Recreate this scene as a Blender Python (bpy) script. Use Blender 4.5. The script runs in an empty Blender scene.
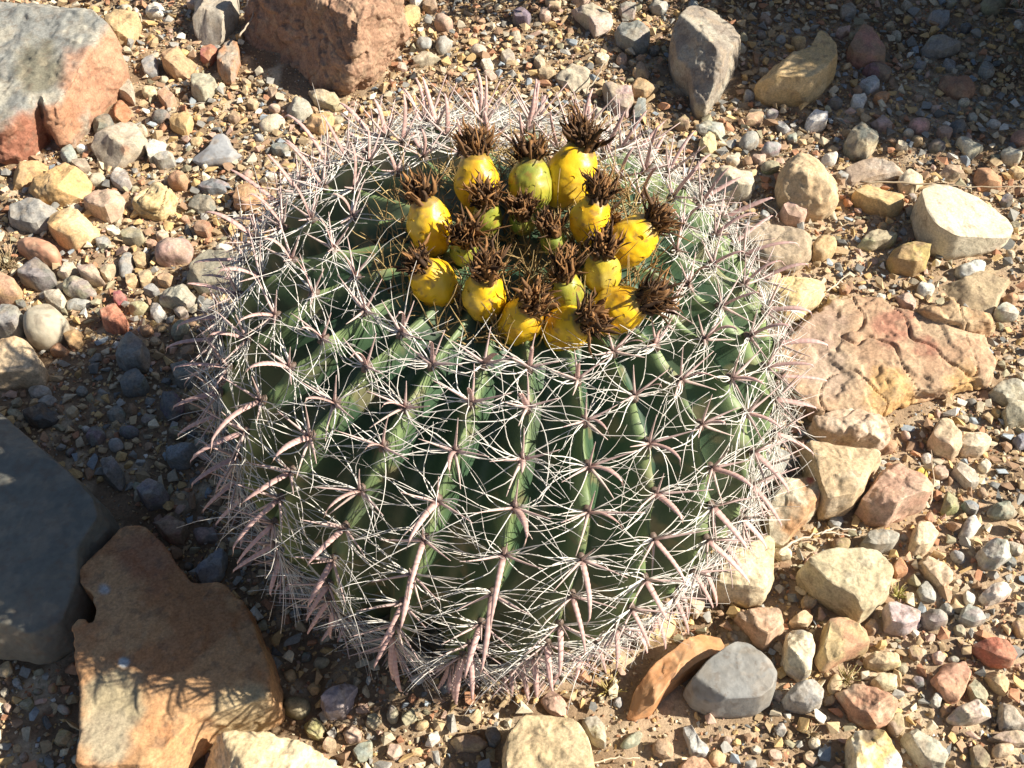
import bpy, bmesh, math, random
import numpy as np
from mathutils import Vector, Matrix, noise

random.seed(7)
np.random.seed(7)
R = math.radians
scene = bpy.context.scene
COL = scene.collection

# ------------------------------------------------------------------ camera
W, H, FPX = 1024, 768, 1098.0
PITCH = R(52)
FWD = Vector((0, math.cos(PITCH), -math.sin(PITCH)))
UPV = Vector((0, math.sin(PITCH), math.cos(PITCH)))
RGT = Vector((1, 0, 0))
BODY_C = Vector((0, 0, 0.155))
DIST = 0.80
CAM = BODY_C + RGT * 0.015 + UPV * 0.006 - FWD * DIST
cd = bpy.data.cameras.new('camera')
cam = bpy.data.objects.new('camera', cd)
COL.objects.link(cam)
cam.location = CAM
cam.rotation_euler = (R(90) - PITCH, 0, 0)
cd.sensor_width = 36
cd.lens = 36 * FPX / W
cd.clip_start = 0.01
cd.clip_end = 500
scene.camera = cam


def at(px, py, z=0.0):
    d = FWD + RGT * ((px - W / 2) / FPX) + UPV * ((H / 2 - py) / FPX)
    return CAM + d * ((z - CAM.z) / d.z)


def at_depth(px, py, p):
    """point on the pixel's line of sight level in depth with p"""
    d = FWD + RGT * ((px - W / 2) / FPX) + UPV * ((H / 2 - py) / FPX)
    return CAM + d * (p - CAM).dot(FWD)


def proj(p):
    v = p - CAM
    z = v.dot(FWD)
    return W / 2 + FPX * v.dot(RGT) / z, H / 2 - FPX * v.dot(UPV) / z


# ------------------------------------------------------------------ light
SUN_AZ, SUN_EL = R(-2), R(38.5)
w = bpy.data.worlds.new('World')
scene.world = w
w.use_nodes = True
nt = w.node_tree
bg = nt.nodes['Background']
sky = nt.nodes.new('ShaderNodeTexSky')
sky.sky_type = 'NISHITA'
sky.sun_disc = False
sky.sun_elevation = SUN_EL
sky.sun_rotation = R(90) - SUN_AZ
nt.links.new(sky.outputs[0], bg.inputs[0])
bg.inputs[1].default_value = 0.05
sl = bpy.data.lights.new('sun', 'SUN')
sl.energy = 5.0
sl.angle = R(0.5)
sl.color = (1.0, 0.915, 0.775)
so = bpy.data.objects.new('sun', sl)
COL.objects.link(so)
to_sun = Vector((math.cos(SUN_EL) * math.cos(SUN_AZ), math.cos(SUN_EL) * math.sin(SUN_AZ), math.sin(SUN_EL)))
so.rotation_euler = to_sun.to_track_quat('Z', 'Y').to_euler()
so.location = to_sun * 5
vs = scene.view_settings
vs.view_transform = 'Standard'
vs.look = 'None'
vs.gamma = 1
vs.use_curve_mapping = False
vs.exposure = 0.98


# ------------------------------------------------------------------ materials
def mat(name, rough=0.85, grain=0.0, gscale=300, bump=0.0, bscale=250, sss=0.0, spec=0.3, bump2=0.0, bscale2=60,
        trans=0.0):
    m = bpy.data.materials.new(name)
    m.use_nodes = True
    t = m.node_tree
    b = t.nodes['Principled BSDF']
    b.inputs['Roughness'].default_value = rough
    b.inputs['Specular IOR Level'].default_value = spec
    a = t.nodes.new('ShaderNodeAttribute')
    a.attribute_name = 'Col'
    tc = t.nodes.new('ShaderNodeTexCoord')
    out = a.outputs['Color']
    if grain:
        n = t.nodes.new('ShaderNodeTexNoise')
        n.inputs['Scale'].default_value = gscale
        n.inputs['Detail'].default_value = 5
        n.inputs['Roughness'].default_value = 0.7
        t.links.new(tc.outputs['Object'], n.inputs['Vector'])
        mr = t.nodes.new('ShaderNodeMapRange')
        mr.inputs[1].default_value = 0.3
        mr.inputs[2].default_value = 0.7
        mr.inputs[3].default_value = 1 - grain
        mr.inputs[4].default_value = 1 + grain
        t.links.new(n.outputs[0], mr.inputs[0])
        mx = t.nodes.new('ShaderNodeMix')
        mx.data_type = 'RGBA'
        mx.blend_type = 'MULTIPLY'
        mx.inputs[0].default_value = 1
        t.links.new(out, mx.inputs[6])
        t.links.new(mr.outputs[0], mx.inputs[7])
        out = mx.outputs[2]
    t.links.new(out, b.inputs['Base Color'])
    last = None
    for (bs, sc) in ((bump2, bscale2), (bump, bscale)):
        if bs:
            n = t.nodes.new('ShaderNodeTexNoise')
            n.inputs['Scale'].default_value = sc
            n.inputs['Detail'].default_value = 6
            n.inputs['Roughness'].default_value = 0.65
            t.links.new(tc.outputs['Object'], n.inputs['Vector'])
            bp = t.nodes.new('ShaderNodeBump')
            bp.inputs['Strength'].default_value = bs
            bp.inputs['Distance'].default_value = 0.25 / sc
            t.links.new(n.outputs[0], bp.inputs['Height'])
            if last:
                t.links.new(last.outputs[0], bp.inputs['Normal'])
            last = bp
    if last:
        t.links.new(last.outputs[0], b.inputs['Normal'])
    if sss:
        b.inputs['Subsurface Weight'].default_value = sss
        b.inputs['Subsurface Radius'].default_value = (0.006, 0.004, 0.001)
        b.inputs['Subsurface Scale'].default_value = 1.0
    return m


M_ROCK = mat('rock', 0.88, 0.32, 480, 0.8, 650, bump2=0.4, bscale2=170, spec=0.25)
M_SMOOTH = mat('smooth_rock', 0.62, 0.10, 220, 0.25, 500, bump2=0.25, bscale2=80, spec=0.4)
M_GRAVEL = mat('gravel', 0.9, 0.25, 500, 0.5, 700, spec=0.2)
M_SOIL = mat('soil', 0.95, 0.3, 420, 0.9, 600, bump2=0.8, bscale2=150, spec=0.15)
M_STEM = mat('cactus_skin', 0.5, 0.12, 130, 0.15, 500, spec=0.45, bump2=0.12, bscale2=90)
M_BRISTLE = mat('bristle', 0.45, spec=0.5)
M_SPINE = mat('spine', 0.55, 0.12, 400, 0.4, 900, spec=0.4)
M_FRUIT = mat('fruit_skin', 0.40, 0.06, 200, 0.15, 300, sss=0.12, spec=0.5, bump2=0.2, bscale2=120)
M_DRY = mat('dried_petals', 0.7, 0.3, 300, 0.3, 600, spec=0.3)


# ------------------------------------------------------------------ mesh helpers
class MB:
    def __init__(s):
        s.v = []
        s.f = []
        s.c = []
        s.m = []
        s.o = []

    def add(s, verts, faces, cols, mi=0, smooth=True):
        o = len(s.v)
        s.v.extend(verts)
        if len(cols) == 3 and not hasattr(cols[0], '__len__'):
            cols = [cols] * len(verts)
        s.c.extend(cols)
        for f in faces:
            s.f.append([i + o for i in f])
            s.m.append(mi)
            s.o.append(smooth)

    def build(s, name, mats, parent=None, origin=None, sharp=None):
        me = bpy.data.meshes.new(name)
        vv = s.v
        if origin is not None:
            ox, oy, oz = origin
            vv = [(p[0] - ox, p[1] - oy, p[2] - oz) for p in vv]
        me.from_pydata([tuple(p) for p in vv], [], s.f)
        if not isinstance(mats, (list, tuple)):
            mats = [mats]
        for m in mats:
            me.materials.append(m)
        me.polygons.foreach_set('material_index', s.m)
        me.polygons.foreach_set('use_smooth', s.o)
        ca = me.color_attributes.new('Col', 'FLOAT_COLOR', 'POINT')
        arr = np.ones((len(s.v), 4), dtype=np.float32)
        arr[:, :3] = np.array(s.c, dtype=np.float32)
        ca.data.foreach_set('color', arr.ravel())
        me.update()
        if sharp:
            me.set_sharp_from_angle(angle=R(sharp))
        ob = bpy.data.objects.new(name, me)
        COL.objects.link(ob)
        if parent is not None:
            ob.parent = parent
        if origin is not None:
            ob.location = origin
        return ob


def tag(o, label=None, cat=None, group=None, kind=None):
    if label:
        o['label'] = label
    if cat:
        o['category'] = cat
    if group:
        o['group'] = group
    if kind:
        o['kind'] = kind


def lerp3(a, b, t):
    return (a[0] + (b[0] - a[0]) * t, a[1] + (b[1] - a[1]) * t, a[2] + (b[2] - a[2]) * t)


def sstep(a, b, x):
    t = max(0.0, min(1.0, (x - a) / (b - a)))
    return t * t * (3 - 2 * t)


def tube(mb, pts, radii, sides, cols, mi=0, flat=None):
    """swept tube, flat = (normal, ratio) makes it a flattened blade"""
    n = len(pts)
    verts, faces, cc = [], [], []
    prev = None
    for i in range(n):
        d = (pts[min(i + 1, n - 1)] - pts[max(i - 1, 0)])
        if d.length < 1e-9:
            d = Vector((0, 0, 1))
        d.normalize()
        if flat:
            a = flat[0] - d * flat[0].dot(d)
        elif prev is not None:
            a = prev - d * prev.dot(d)
        else:
            a = Vector((0.3, 0.5, 0.8)).cross(d)
        if a.length < 1e-6:
            a = d.orthogonal()
        a.normalize()
        prev = a
        b = d.cross(a)
        ra = radii[i] * (flat[1] if flat else 1)
        for k in range(sides):
            an = 2 * math.pi * k / sides
            verts.append(pts[i] + a * (math.cos(an) * ra) + b * (math.sin(an) * radii[i]))
            cc.append(cols[i] if hasattr(cols[0], '__len__') else cols)
    for i in range(n - 1):
        for k in range(sides):
            k2 = (k + 1) % sides
            faces.append((i * sides + k, i * sides + k2, (i + 1) * sides + k2, (i + 1) * sides + k))
    faces.append(tuple(range((n - 1) * sides, n * sides)))
    faces.append(tuple(reversed(range(sides))))
    mb.add(verts, faces, cc, mi)


# ------------------------------------------------------------------ ground sheet
def ground_z(x, y):
    p = Vector((x, y, 0))
    z = 0.004 * noise.noise(p * 7) + 0.0022 * noise.noise(p * 28)
    if -1 < x < 1 and -0.55 < y < 1.15:
        z += 0.0026 * noise.noise(p * 75) + 0.0016 * noise.noise(p * 170)
    return z


def axis_coords(a, b, step):
    core = list(np.arange(a, b + 1e-6, step))
    lo, hi = [], []
    d = step
    x = a
    while x > -60:
        d *= 1.35
        x -= d
        lo.append(x)
    d = step
    x = b
    while x < 60:
        d *= 1.35
        x += d
        hi.append(x)
    return lo[::-1] + core + hi


gx = axis_coords(-0.95, 0.95, 0.0045)
gy = axis_coords(-0.45, 1.05, 0.0045)
mb = MB()
vv, cc, ff = [], [], []
SO1, SO2, SO3 = (0.41, 0.305, 0.205), (0.21, 0.145, 0.09), (0.52, 0.42, 0.295)
for y in gy:
    for x in gx:
        p = Vector((x, y, 0))
        z = ground_z(x, y)
        vv.append((x, y, z))
        n1 = noise.fractal(p * 9, 1.0, 2.0, 4) * 0.5 + 0.5
        c = lerp3(SO2, SO1, sstep(0.2, 0.6, n1) * (.35 + .65 * sstep(-.1, .25, x - .5 * max(0, y - .2) + .25 * noise.noise(p * 6))))  # browner left and far soil, darkened further to stand for shadowed gaps between stones
        c = lerp3(c, SO3, sstep(0.05, 0.5, noise.noise(p * 40 + Vector((3, 9, 1)))))
        far = sstep(0, .15, max(abs(x) - .95, y - 1.05, -.45 - y))
        cc.append(lerp3(c, (.36, .27, .18), far))
nx = len(gx)
for j in range(len(gy) - 1):
    for i in range(nx - 1):
        ff.append((j * nx + i, j * nx + i + 1, (j + 1) * nx + i + 1, (j + 1) * nx + i))
mb.add(vv, ff, cc)
g = mb.build('ground', M_SOIL)
tag(g, kind='structure')

# ------------------------------------------------------------------ stones traced on the ground, albedo lowered where the cactus shades them
ROCKS = """
!boulder;large two-toned boulder, blue grey above and rusty red along its lower edge;.21 .24 .245;.37 .35 .29;.15;75;-30,-15 82,-10 86,17 95,16 102,24 107,35 125,54 122,67 100,92 92,117 69,146 56,147 49,130 30,152 17,162 0,166 -38,150
!boulder;rough brown boulder with a broad dark side at the far edge of the gravel;.31 .18 .115;.38 .23 .15;.2;85;238,-12 330,-26 395,0 405,25 398,35 385,60 370,82 350,92 330,88 300,85 270,70 245,50 237,25
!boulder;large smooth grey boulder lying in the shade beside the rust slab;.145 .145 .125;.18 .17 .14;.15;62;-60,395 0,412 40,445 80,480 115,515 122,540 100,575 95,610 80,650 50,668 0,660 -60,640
!slab;big jagged rust brown sandstone slab striped with spine shadows;.42 .20 .085;.50 .28 .13;.0;55;82,580 110,545 125,525 145,525 165,545 185,572 200,590 230,590 255,615 270,650 283,690 285,720 250,735 215,742 170,800 95,800 100,760 97,720 88,680 82,645 90,636 103,652 107,625 98,605 85,595
!boulder;pale yellow boulder cut off by the bottom edge below the rust slab;.64 .50 .29;.70 .57 .36;.3;50;193,775 207,742 225,736 260,738 290,742 320,755 350,768 365,820 185,820
!boulder;cream yellow block at the bottom edge below the cactus;.58 .44 .25;.64 .50 .30;.2;45;503,745 520,718 535,716 575,724 590,745 598,790 498,800
!slab;wide cracked ochre and red sandstone slab sunk in the soil right of the cactus;.43 .27 .165;.50 .35 .22;.1;19;765,385 775,350 800,325 830,300 855,290 880,293 905,310 925,318 960,325 985,335 995,365 985,388 950,400 905,405 880,420 850,428 815,425 800,418 785,400
!slab;big flat cream slab at the right edge;.56 .50 .37;.62 .55 .42;.35;32;913,207 925,194 950,192 980,200 1010,222 1014,235 1005,248 975,255 945,260 925,250 915,230
!boulder;dark grey brown boulder tapering to a point behind the cactus;.27 .23 .19;.36 .33 .27;.0;62;668,45 683,15 697,9 715,15 735,35 742,48 735,65 722,90 705,117 695,112 688,85 675,70
!stone;two lobed golden ochre rock at the edge of the corner shade;.58 .40 .18;.62 .46 .24;.25;45;753,92 765,75 790,68 810,60 818,38 828,42 838,60 836,75 820,95 805,105 785,105 765,102
!stone;rounded grainy tan rock standing right of the cactus rim;.52 .37 .21;.60 .46 .28;.5;45;772,195 783,165 795,149 812,152 835,182 840,208 822,221 795,218
!stone;long curved orange stone leaning on the grey faceted block;.50 .23 .09;.55 .29 .13;.2;24;627,720 632,695 650,668 680,645 705,630 722,630 727,642 715,658 690,675 665,695 650,716 635,721
!stone;smooth grey faceted block beside the long orange stone;.23 .24 .245;.28 .285 .28;.0;40;682,692 700,668 735,642 748,645 768,668 776,685 770,705 755,717 710,718 690,707
!stone;big khaki wedge shaped stone in the lower right gravel;.47 .40 .25;.52 .46 .32;.2;38;795,570 815,558 850,552 880,555 893,575 888,595 868,620 855,628 845,612 820,598
!stone;salmon pink block leaning on a tan rock below the cracked slab;.55 .33 .23;.60 .40 .29;.1;38;855,510 865,495 885,465 895,462 915,480 930,497 925,508 895,520 885,528 865,522
!stone;large tan rock wedged between the cracked slab and the salmon block;.54 .40 .24;.60 .48 .33;.0;40;802,440 830,447 870,455 882,460 870,478 858,505 845,515 820,520 812,500 805,470
!stone;mottled grey and rust stone touching the cactus spines on the right;.50 .44 .32;.50 .28 .14;.1;30;778,460 790,455 810,465 818,490 818,510 800,530 782,550 768,545 765,515 778,490
!stone;tall cream stone standing right beside the lower spines;.58 .46 .27;.66 .55 .36;.15;38;712,598 722,560 745,533 770,530 775,545 773,580 762,605 745,608 725,603
!stone;bright yellow cream rock touching the spines above the cracked slab;.66 .49 .22;.70 .57 .32;.3;30;755,292 790,278 815,276 828,286 820,302 800,318 780,325 760,312
!stone;low brown rough rock close behind the cactus on the right;.37 .29 .20;.44 .35 .25;.4;26;735,230 755,210 790,215 812,240 810,262 795,272 770,275 745,262
!stone;blue grey heart shaped flat stone;.27 .32 .39;.31 .36 .43;.2;14;190,160 208,152 215,135 228,133 234,150 243,154 230,165 200,167
!stone;terracotta oblong cobble at the left edge;.46 .21 .13;.54 .29 .18;.9;22;15,240 25,233 45,240 62,252 60,266 45,266 20,255
!stone;broad smooth beige cobble left of the coral red stone;.40 .35 .26;.44 .40 .31;.6;30;25,325 30,315 47,303 60,310 70,322 65,338 52,350 38,350 27,342
!stone;coral red pitted stone on the left gravel;.52 .20 .12;.60 .30 .20;.2;22;100,312 107,301 117,308 130,324 127,334 117,334 105,328
!stone;large golden stone touching the two-toned boulder's lower side;.60 .38 .16;.64 .46 .24;.2;26;26,187 45,168 70,167 91,178 88,196 62,206 38,204
!stone;golden angular stone above the terracotta cobble;.58 .36 .16;.66 .48 .26;.1;26;46,227 52,217 75,211 101,226 97,238 76,252 57,242
!stone;yellow tan stone split by a crack;.56 .42 .20;.60 .47 .26;.1;24;132,210 139,192 160,183 176,194 172,210 160,220 148,219
!stone;mauve pitted cobble near the left spines;.40 .26 .22;.46 .33 .28;.7;22;152,254 160,240 180,232 194,243 192,257 172,266 157,265
!stone;long beige grey stone with a round brown spot;.40 .34 .26;.45 .39 .31;.3;26;92,147 113,133 135,118 147,135 142,152 126,164 108,168 97,160
!stone;pale grey wedge pointing down at the top edge;.38 .34 .28;.46 .42 .36;.0;34;192,-12 238,-10 238,12 222,45 200,46 195,30
!stone;low brown flat slab beside the grainy tan rock;.38 .29 .22;.48 .41 .34;.1;11;840,170 862,160 880,155 915,150 918,165 900,178 870,182 848,188
!stone;flat tan slab lying partly under the big cream slab;.43 .33 .20;.47 .38 .25;.1;10;935,282 960,282 990,262 1005,255 1012,280 1000,300 990,318 965,305 940,292
!stone;brown crumbling ledge along the back of the cracked slab;.44 .27 .14;.54 .38 .22;.1;28;908,305 930,298 955,312 985,325 990,340 960,338 940,334 922,322
!stone;broken pale chunk on the front corner of the cracked slab;.54 .38 .26;.62 .50 .38;.1;32;807,425 830,412 855,408 880,425 887,445 875,452 845,448 815,440
!stone;yellow and white stone at the bottom edge on the right;.62 .43 .16;.70 .62 .46;.1;26;848,740 852,733 880,730 895,755 907,785 848,790
!stone;grey blue cobble half hidden under the right spines;.27 .31 .31;.32 .35 .34;.5;28;740,468 760,447 785,445 800,455 790,470 772,490 750,500
!stone;olive grey rock half hidden under the left spines;.27 .25 .19;.33 .30 .23;.2;28;187,277 215,250 235,240 250,255 262,280 240,290 200,296
!stone;lilac stone under the lowest front spines;.40 .35 .38;.44 .40 .43;.2;22;321,705 328,693 345,683 357,684 350,705 345,720 328,722
tan;.50 .35 .18;.40 .22 .10;.2;0;106,13 118,12 126,17 138,15 141,30 132,44 118,47 108,34
crimson angular;.38 .14 .12;-;.1;0;202,48 212,45 219,50 211,66 200,60
brown and grey;.42 .22 .12;.36 .30 .24;.1;0;228,40 237,36 241,60 233,86 224,84 216,66
tan orange;.50 .32 .18;-;.1;0;163,50 175,48 195,60 190,79 175,78 163,68
pale green grey;.40 .38 .28;-;.1;0;190,77 207,71 219,88 205,104 193,95
rough grey;.30 .30 .30;-;.1;0;141,66 150,52 158,60 159,77 146,78
slender grey beige;.40 .37 .29;-;.1;0;115,85 127,77 133,84 136,106 128,100 118,95
flat rust;.45 .20 .10;-;.0;7;115,103 122,100 135,116 124,125 115,120
round cream;.54 .43 .28;-;.9;0;142,86 150,82 158,90 153,99 143,98
pinkish brown;.45 .29 .20;-;.1;0;157,97 167,88 177,100 168,112
ochre;.58 .39 .18;-;.2;0;170,117 182,107 195,123 187,137 170,127
dark green grey;.16 .18 .17;-;.1;0;92,122 107,112 114,120 109,134 96,136
white angular;.64 .60 .52;-;.0;0;145,150 158,135 166,140 162,155 150,164
crumbly grey;.40 .38 .35;-;.2;0;152,160 172,150 176,163 160,168
grey green;.30 .33 .30;-;.1;0;62,152 73,147 78,158 70,166 61,160
brown grey;.36 .30 .23;-;.2;0;73,160 86,158 92,170 80,175 72,168
flat tan;.48 .31 .15;-;.2;16;5,180 20,165 42,160 60,163 40,172 26,188 10,192
pinkish;.50 .34 .25;.56 .42 .30;.2;24;82,202 98,192 118,190 127,200 121,215 110,224 90,213
speckled white;.50 .47 .44;.34 .30 .28;.2;0;110,182 118,168 128,172 133,187 122,192
brown rounded;.42 .25 .14;-;.6;0;165,176 178,168 190,178 186,190 170,186
banded dark grey;.24 .25 .26;.36 .34 .30;.2;22;8,210 35,202 60,208 55,225 40,235 12,228
dark slate;.20 .20 .18;-;.2;22;17,262 28,255 50,268 58,283 42,290 20,283
curved grey;.27 .27 .26;-;.6;0;118,262 125,250 134,252 131,275 120,280
beige angular;.48 .41 .30;-;.1;0;57,270 72,262 79,270 68,280 57,276
pink beige;.48 .37 .28;-;.1;0;78,270 88,263 97,268 106,286 95,285 82,279
upright tan;.46 .34 .19;-;.1;0;133,260 140,248 149,252 146,268 136,267
dull tan;.42 .35 .23;-;.3;0;98,268 110,258 116,266 110,282 102,277
olive oblong;.30 .29 .21;-;.6;0;61,284 75,276 90,280 98,295 85,300 65,295
thin blue grey;.33 .36 .36;-;.1;7;66,300 80,298 95,302 85,308 67,312
whitish;.52 .45 .35;-;.1;0;43,292 58,285 66,300 62,311 47,303
grey;.33 .32 .27;-;.2;26;-15,308 10,305 25,314 24,340 5,340 -15,335
pinkish tan;.48 .29 .19;-;.4;24;-12,275 8,275 20,285 22,300 5,306 -12,303
magenta red;.38 .11 .12;-;.1;0;113,293 120,290 128,299 120,307 114,303
orange;.60 .37 .17;-;.2;0;62,335 70,328 85,336 80,350 70,349
red brown;.46 .23 .12;-;.2;0;51,351 58,342 70,352 66,357 52,357
large tan;.54 .37 .21;.62 .47 .30;.3;30;-12,345 5,340 30,345 40,358 48,372 46,388 0,390 -15,380
sharp edged grey;.35 .34 .27;-;.0;20;160,298 180,280 198,297 190,312 175,308 160,304
small tan;.55 .39 .21;-;.1;0;124,275 135,272 140,283 128,290
tan brown;.48 .35 .22;-;.1;0;137,272 150,268 154,280 142,288
brown triangular;.48 .32 .18;-;.0;0;156,270 163,270 177,280 170,288 158,284
small grey;.30 .30 .29;-;.1;0;143,293 152,283 161,291 155,297
grey and white;.46 .43 .38;-;.1;0;150,305 158,303 168,317 157,324 151,318
olive beige;.42 .38 .24;-;.2;0;127,308 140,299 150,307 142,315 132,316
rough brown;.38 .24 .16;-;.2;0;193,223 205,218 214,228 208,238 195,234
flat dark grey;.20 .20 .17;-;.1;9;187,208 195,195 213,198 217,210 200,214
blue black;.14 .17 .21;-;.1;0;195,188 210,180 230,180 225,193 205,195
orange brown;.50 .29 .14;-;.3;0;236,190 255,183 262,200 245,212 232,205
tall grey;.25 .25 .23;-;.1;26;120,345 133,338 148,345 148,372 130,375 118,365
squat grey;.20 .20 .19;-;.2;0;118,378 140,372 150,385 145,395 125,398
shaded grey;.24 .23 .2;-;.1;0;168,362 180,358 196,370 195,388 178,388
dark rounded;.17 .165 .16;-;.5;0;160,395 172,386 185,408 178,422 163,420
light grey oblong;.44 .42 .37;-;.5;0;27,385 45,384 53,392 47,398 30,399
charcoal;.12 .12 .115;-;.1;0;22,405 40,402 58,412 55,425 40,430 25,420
thin grey;.38 .36 .32;-;.3;7;36,402 50,395 58,400 50,408
blue grey cubic;.28 .28 .27;-;.0;24;137,494 150,480 168,490 165,505 148,510
blocky grey;.24 .23 .21;-;.0;22;100,460 115,458 125,475 122,492 108,485
greyish round;.34 .33 .31;-;.6;0;108,440 120,437 126,450 112,455
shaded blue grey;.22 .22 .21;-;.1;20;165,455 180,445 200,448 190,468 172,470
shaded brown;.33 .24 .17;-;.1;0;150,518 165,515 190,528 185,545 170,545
pale blue pointed;.30 .30 .30;-;.0;18;195,578 220,547 226,550 225,575 205,590
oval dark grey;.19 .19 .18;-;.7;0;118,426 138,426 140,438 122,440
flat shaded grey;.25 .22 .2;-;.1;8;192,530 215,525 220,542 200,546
round olive;.28 .26 .16;-;.8;0;282,700 296,694 311,700 310,714 298,722 284,714
olive tan;.38 .32 .19;-;.3;0;303,724 315,717 327,727 320,742 308,737
grey green;.30 .32 .25;-;.1;0;352,752 358,745 372,740 373,758 360,765
flat brown;.40 .27 .18;-;.1;8;443,742 470,733 490,745 480,754 450,754
pink flat;.48 .31 .24;-;.1;9;540,700 552,687 568,705 565,718 548,714
tan;.54 .38 .20;-;.2;20;633,622 645,608 668,605 678,622 668,642 640,650
pinkish upright;.50 .38 .29;-;.1;0;686,602 690,588 702,584 706,606 695,622
green grey elongated;.36 .38 .28;-;.5;8;617,748 632,732 642,730 643,740 628,752
pale blue grey;.42 .46 .47;-;.1;10;682,727 690,722 698,740 709,752 705,760 690,757
rusty;.48 .29 .18;-;.1;0;678,770 690,757 706,760 714,780 685,785
rough grey;.36 .33 .27;-;.1;18;580,722 595,715 605,728 605,750 592,746
reddish tan;.50 .31 .20;.56 .40 .28;.1;24;733,612 760,608 782,610 783,630 765,650 752,640
upright cream;.64 .56 .40;.50 .47 .42;.1;26;782,660 785,640 790,628 812,635 813,655 808,682 800,684 785,672
tan lumpy;.58 .43 .27;-;.2;0;788,622 805,608 815,618 805,630 792,628
ochre and brown;.52 .39 .20;.48 .27 .16;.0;28;815,660 818,650 825,622 850,618 862,637 868,650 845,660 822,674
red orange rough;.50 .27 .17;.56 .40 .28;.1;24;837,690 850,684 870,688 898,705 890,720 878,730 855,720 848,712
grey speckled;.42 .40 .36;.26 .26 .27;.4;22;782,698 795,684 815,682 823,695 820,708 805,715 785,708
oval tan;.50 .40 .23;-;.8;0;826,685 835,671 843,680 842,692 830,698
sandy tan;.56 .43 .26;-;.3;16;862,660 875,652 898,655 900,668 880,672 866,668
beige lumpy;.50 .43 .27;-;.2;0;870,682 880,672 897,675 897,690 880,694
lilac grey;.44 .37 .37;-;.0;20;883,630 885,605 895,602 920,615 918,628 898,636
grey blocky;.33 .31 .28;-;.1;16;920,615 930,609 947,617 945,628 930,632 922,626
pale green grey;.40 .41 .36;-;.0;15;956,622 965,604 975,610 985,624 970,629
white and pink;.62 .55 .48;.52 .34 .26;.2;16;978,597 990,585 1008,583 1012,592 1000,604 985,607
brick red;.46 .16 .10;.52 .24 .16;.1;20;970,645 990,638 1005,645 1015,660 1008,670 990,666
salmon flat;.52 .29 .20;-;.0;10;931,682 945,662 965,660 971,675 965,692 955,705 948,707
olive grey;.36 .34 .24;-;.1;9;966,687 975,677 988,695 985,705 972,702
tan pointed;.50 .37 .21;-;.1;0;983,672 995,670 1008,683 1005,698 995,693
beige;.47 .42 .33;-;.3;18;945,720 955,708 975,700 990,705 994,716 975,725 955,727
long grey green;.42 .41 .32;-;.1;20;903,737 910,728 935,745 946,755 943,772 920,768
pale blue upright;.38 .42 .42;-;.0;0;928,705 935,692 943,695 938,710
olive brown;.35 .29 .17;-;.4;0;886,725 895,712 903,711 905,730 895,738
grey triangular;.42 .37 .30;-;.0;14;998,720 1002,700 1018,718 1026,730 1000,732
flat brown;.36 .28 .20;-;.1;9;988,740 1000,732 1025,730 1032,747 1010,748
orange tan;.58 .43 .28;-;.5;0;990,752 998,742 1015,745 1010,758 993,760
dark brown;.26 .20 .14;-;.1;0;970,747 980,742 990,760 985,770 972,768
pink chunky;.48 .32 .24;-;.1;18;779,210 795,204 808,215 800,229 785,224
ochre elongated;.56 .40 .19;-;.2;20;850,197 862,186 885,190 907,200 900,213 888,220 865,208
brown olive;.42 .28 .13;-;.1;24;888,258 895,247 920,242 931,248 926,268 912,276 892,269
flat tan;.46 .39 .26;-;.3;14;856,247 865,236 885,226 898,238 890,247 870,250
orange cream;.56 .38 .19;-;.4;18;810,247 820,235 836,238 836,252 822,263 811,258
pale blue white;.48 .50 .46;-;.5;14;954,272 960,263 980,258 988,262 983,275 965,281
grey white;.50 .50 .45;-;.2;0;917,286 925,277 935,290 930,298 918,297
brown oval;.46 .28 .16;-;.8;0;1002,297 1012,290 1020,300 1010,307
greyish;.44 .42 .36;-;.3;0;993,312 1005,302 1020,312 1015,321 998,320
pale greenish;.47 .44 .34;-;.1;16;988,392 1000,380 1020,382 1032,395 1005,406
olive blocky;.40 .36 .25;-;.1;18;1002,410 1015,400 1032,400 1032,425 1005,429
tan blocky;.56 .43 .28;-;.1;22;928,441 937,420 950,418 960,432 962,448 952,459 935,452
cream;.64 .53 .38;-;.3;18;958,447 965,433 985,433 990,447 980,456 963,455
white small;.66 .61 .48;-;.4;0;977,466 985,458 991,468 985,475
white elongated;.60 .55 .46;-;.2;14;952,472 958,462 970,465 978,488 968,491
yellow;.66 .46 .08;-;.4;0;914,473 922,465 928,478 922,483
dark blue;.18 .22 .32;-;.1;0;1012,440 1022,432 1032,445 1018,451
green grey;.27 .29 .23;-;.5;12;985,511 1000,500 1015,500 1020,512 1008,521 990,521
white grey;.60 .58 .55;-;.2;15;958,537 965,520 978,513 985,520 975,535 965,542
slate blue;.20 .26 .33;-;.1;0;962,502 970,498 980,506 975,516 966,514
moss green;.30 .29 .17;-;.1;12;940,513 947,490 956,495 958,512 945,516
grey green;.38 .39 .32;-;.2;22;977,552 990,540 1005,545 1010,560 995,571 980,569
rough tan;.58 .46 .32;-;.2;20;908,547 915,525 930,524 938,540 925,553 912,556
grey;.34 .32 .27;-;.2;18;858,547 868,533 890,530 900,540 890,553 870,554
rust orange;.52 .26 .13;-;.0;0;892,567 898,558 908,560 907,576 895,579
peach;.57 .42 .28;-;.1;14;918,562 930,552 945,565 952,580 940,593 925,577
long grey;.36 .35 .31;-;.1;8;915,592 925,580 935,597 933,606 920,602
bright white;.74 .71 .66;-;.2;16;804,122 815,110 828,112 826,128 806,132
dark green faceted;.13 .16 .15;.45 .38 .25;.0;26;843,150 850,130 862,125 878,130 877,148 864,161 848,159
brown;.38 .24 .15;-;.1;28;847,52 860,28 872,32 887,52 884,66 868,69 850,63
dark brown;.28 .19 .13;-;.2;14;862,70 880,62 893,70 888,83 868,77
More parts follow.
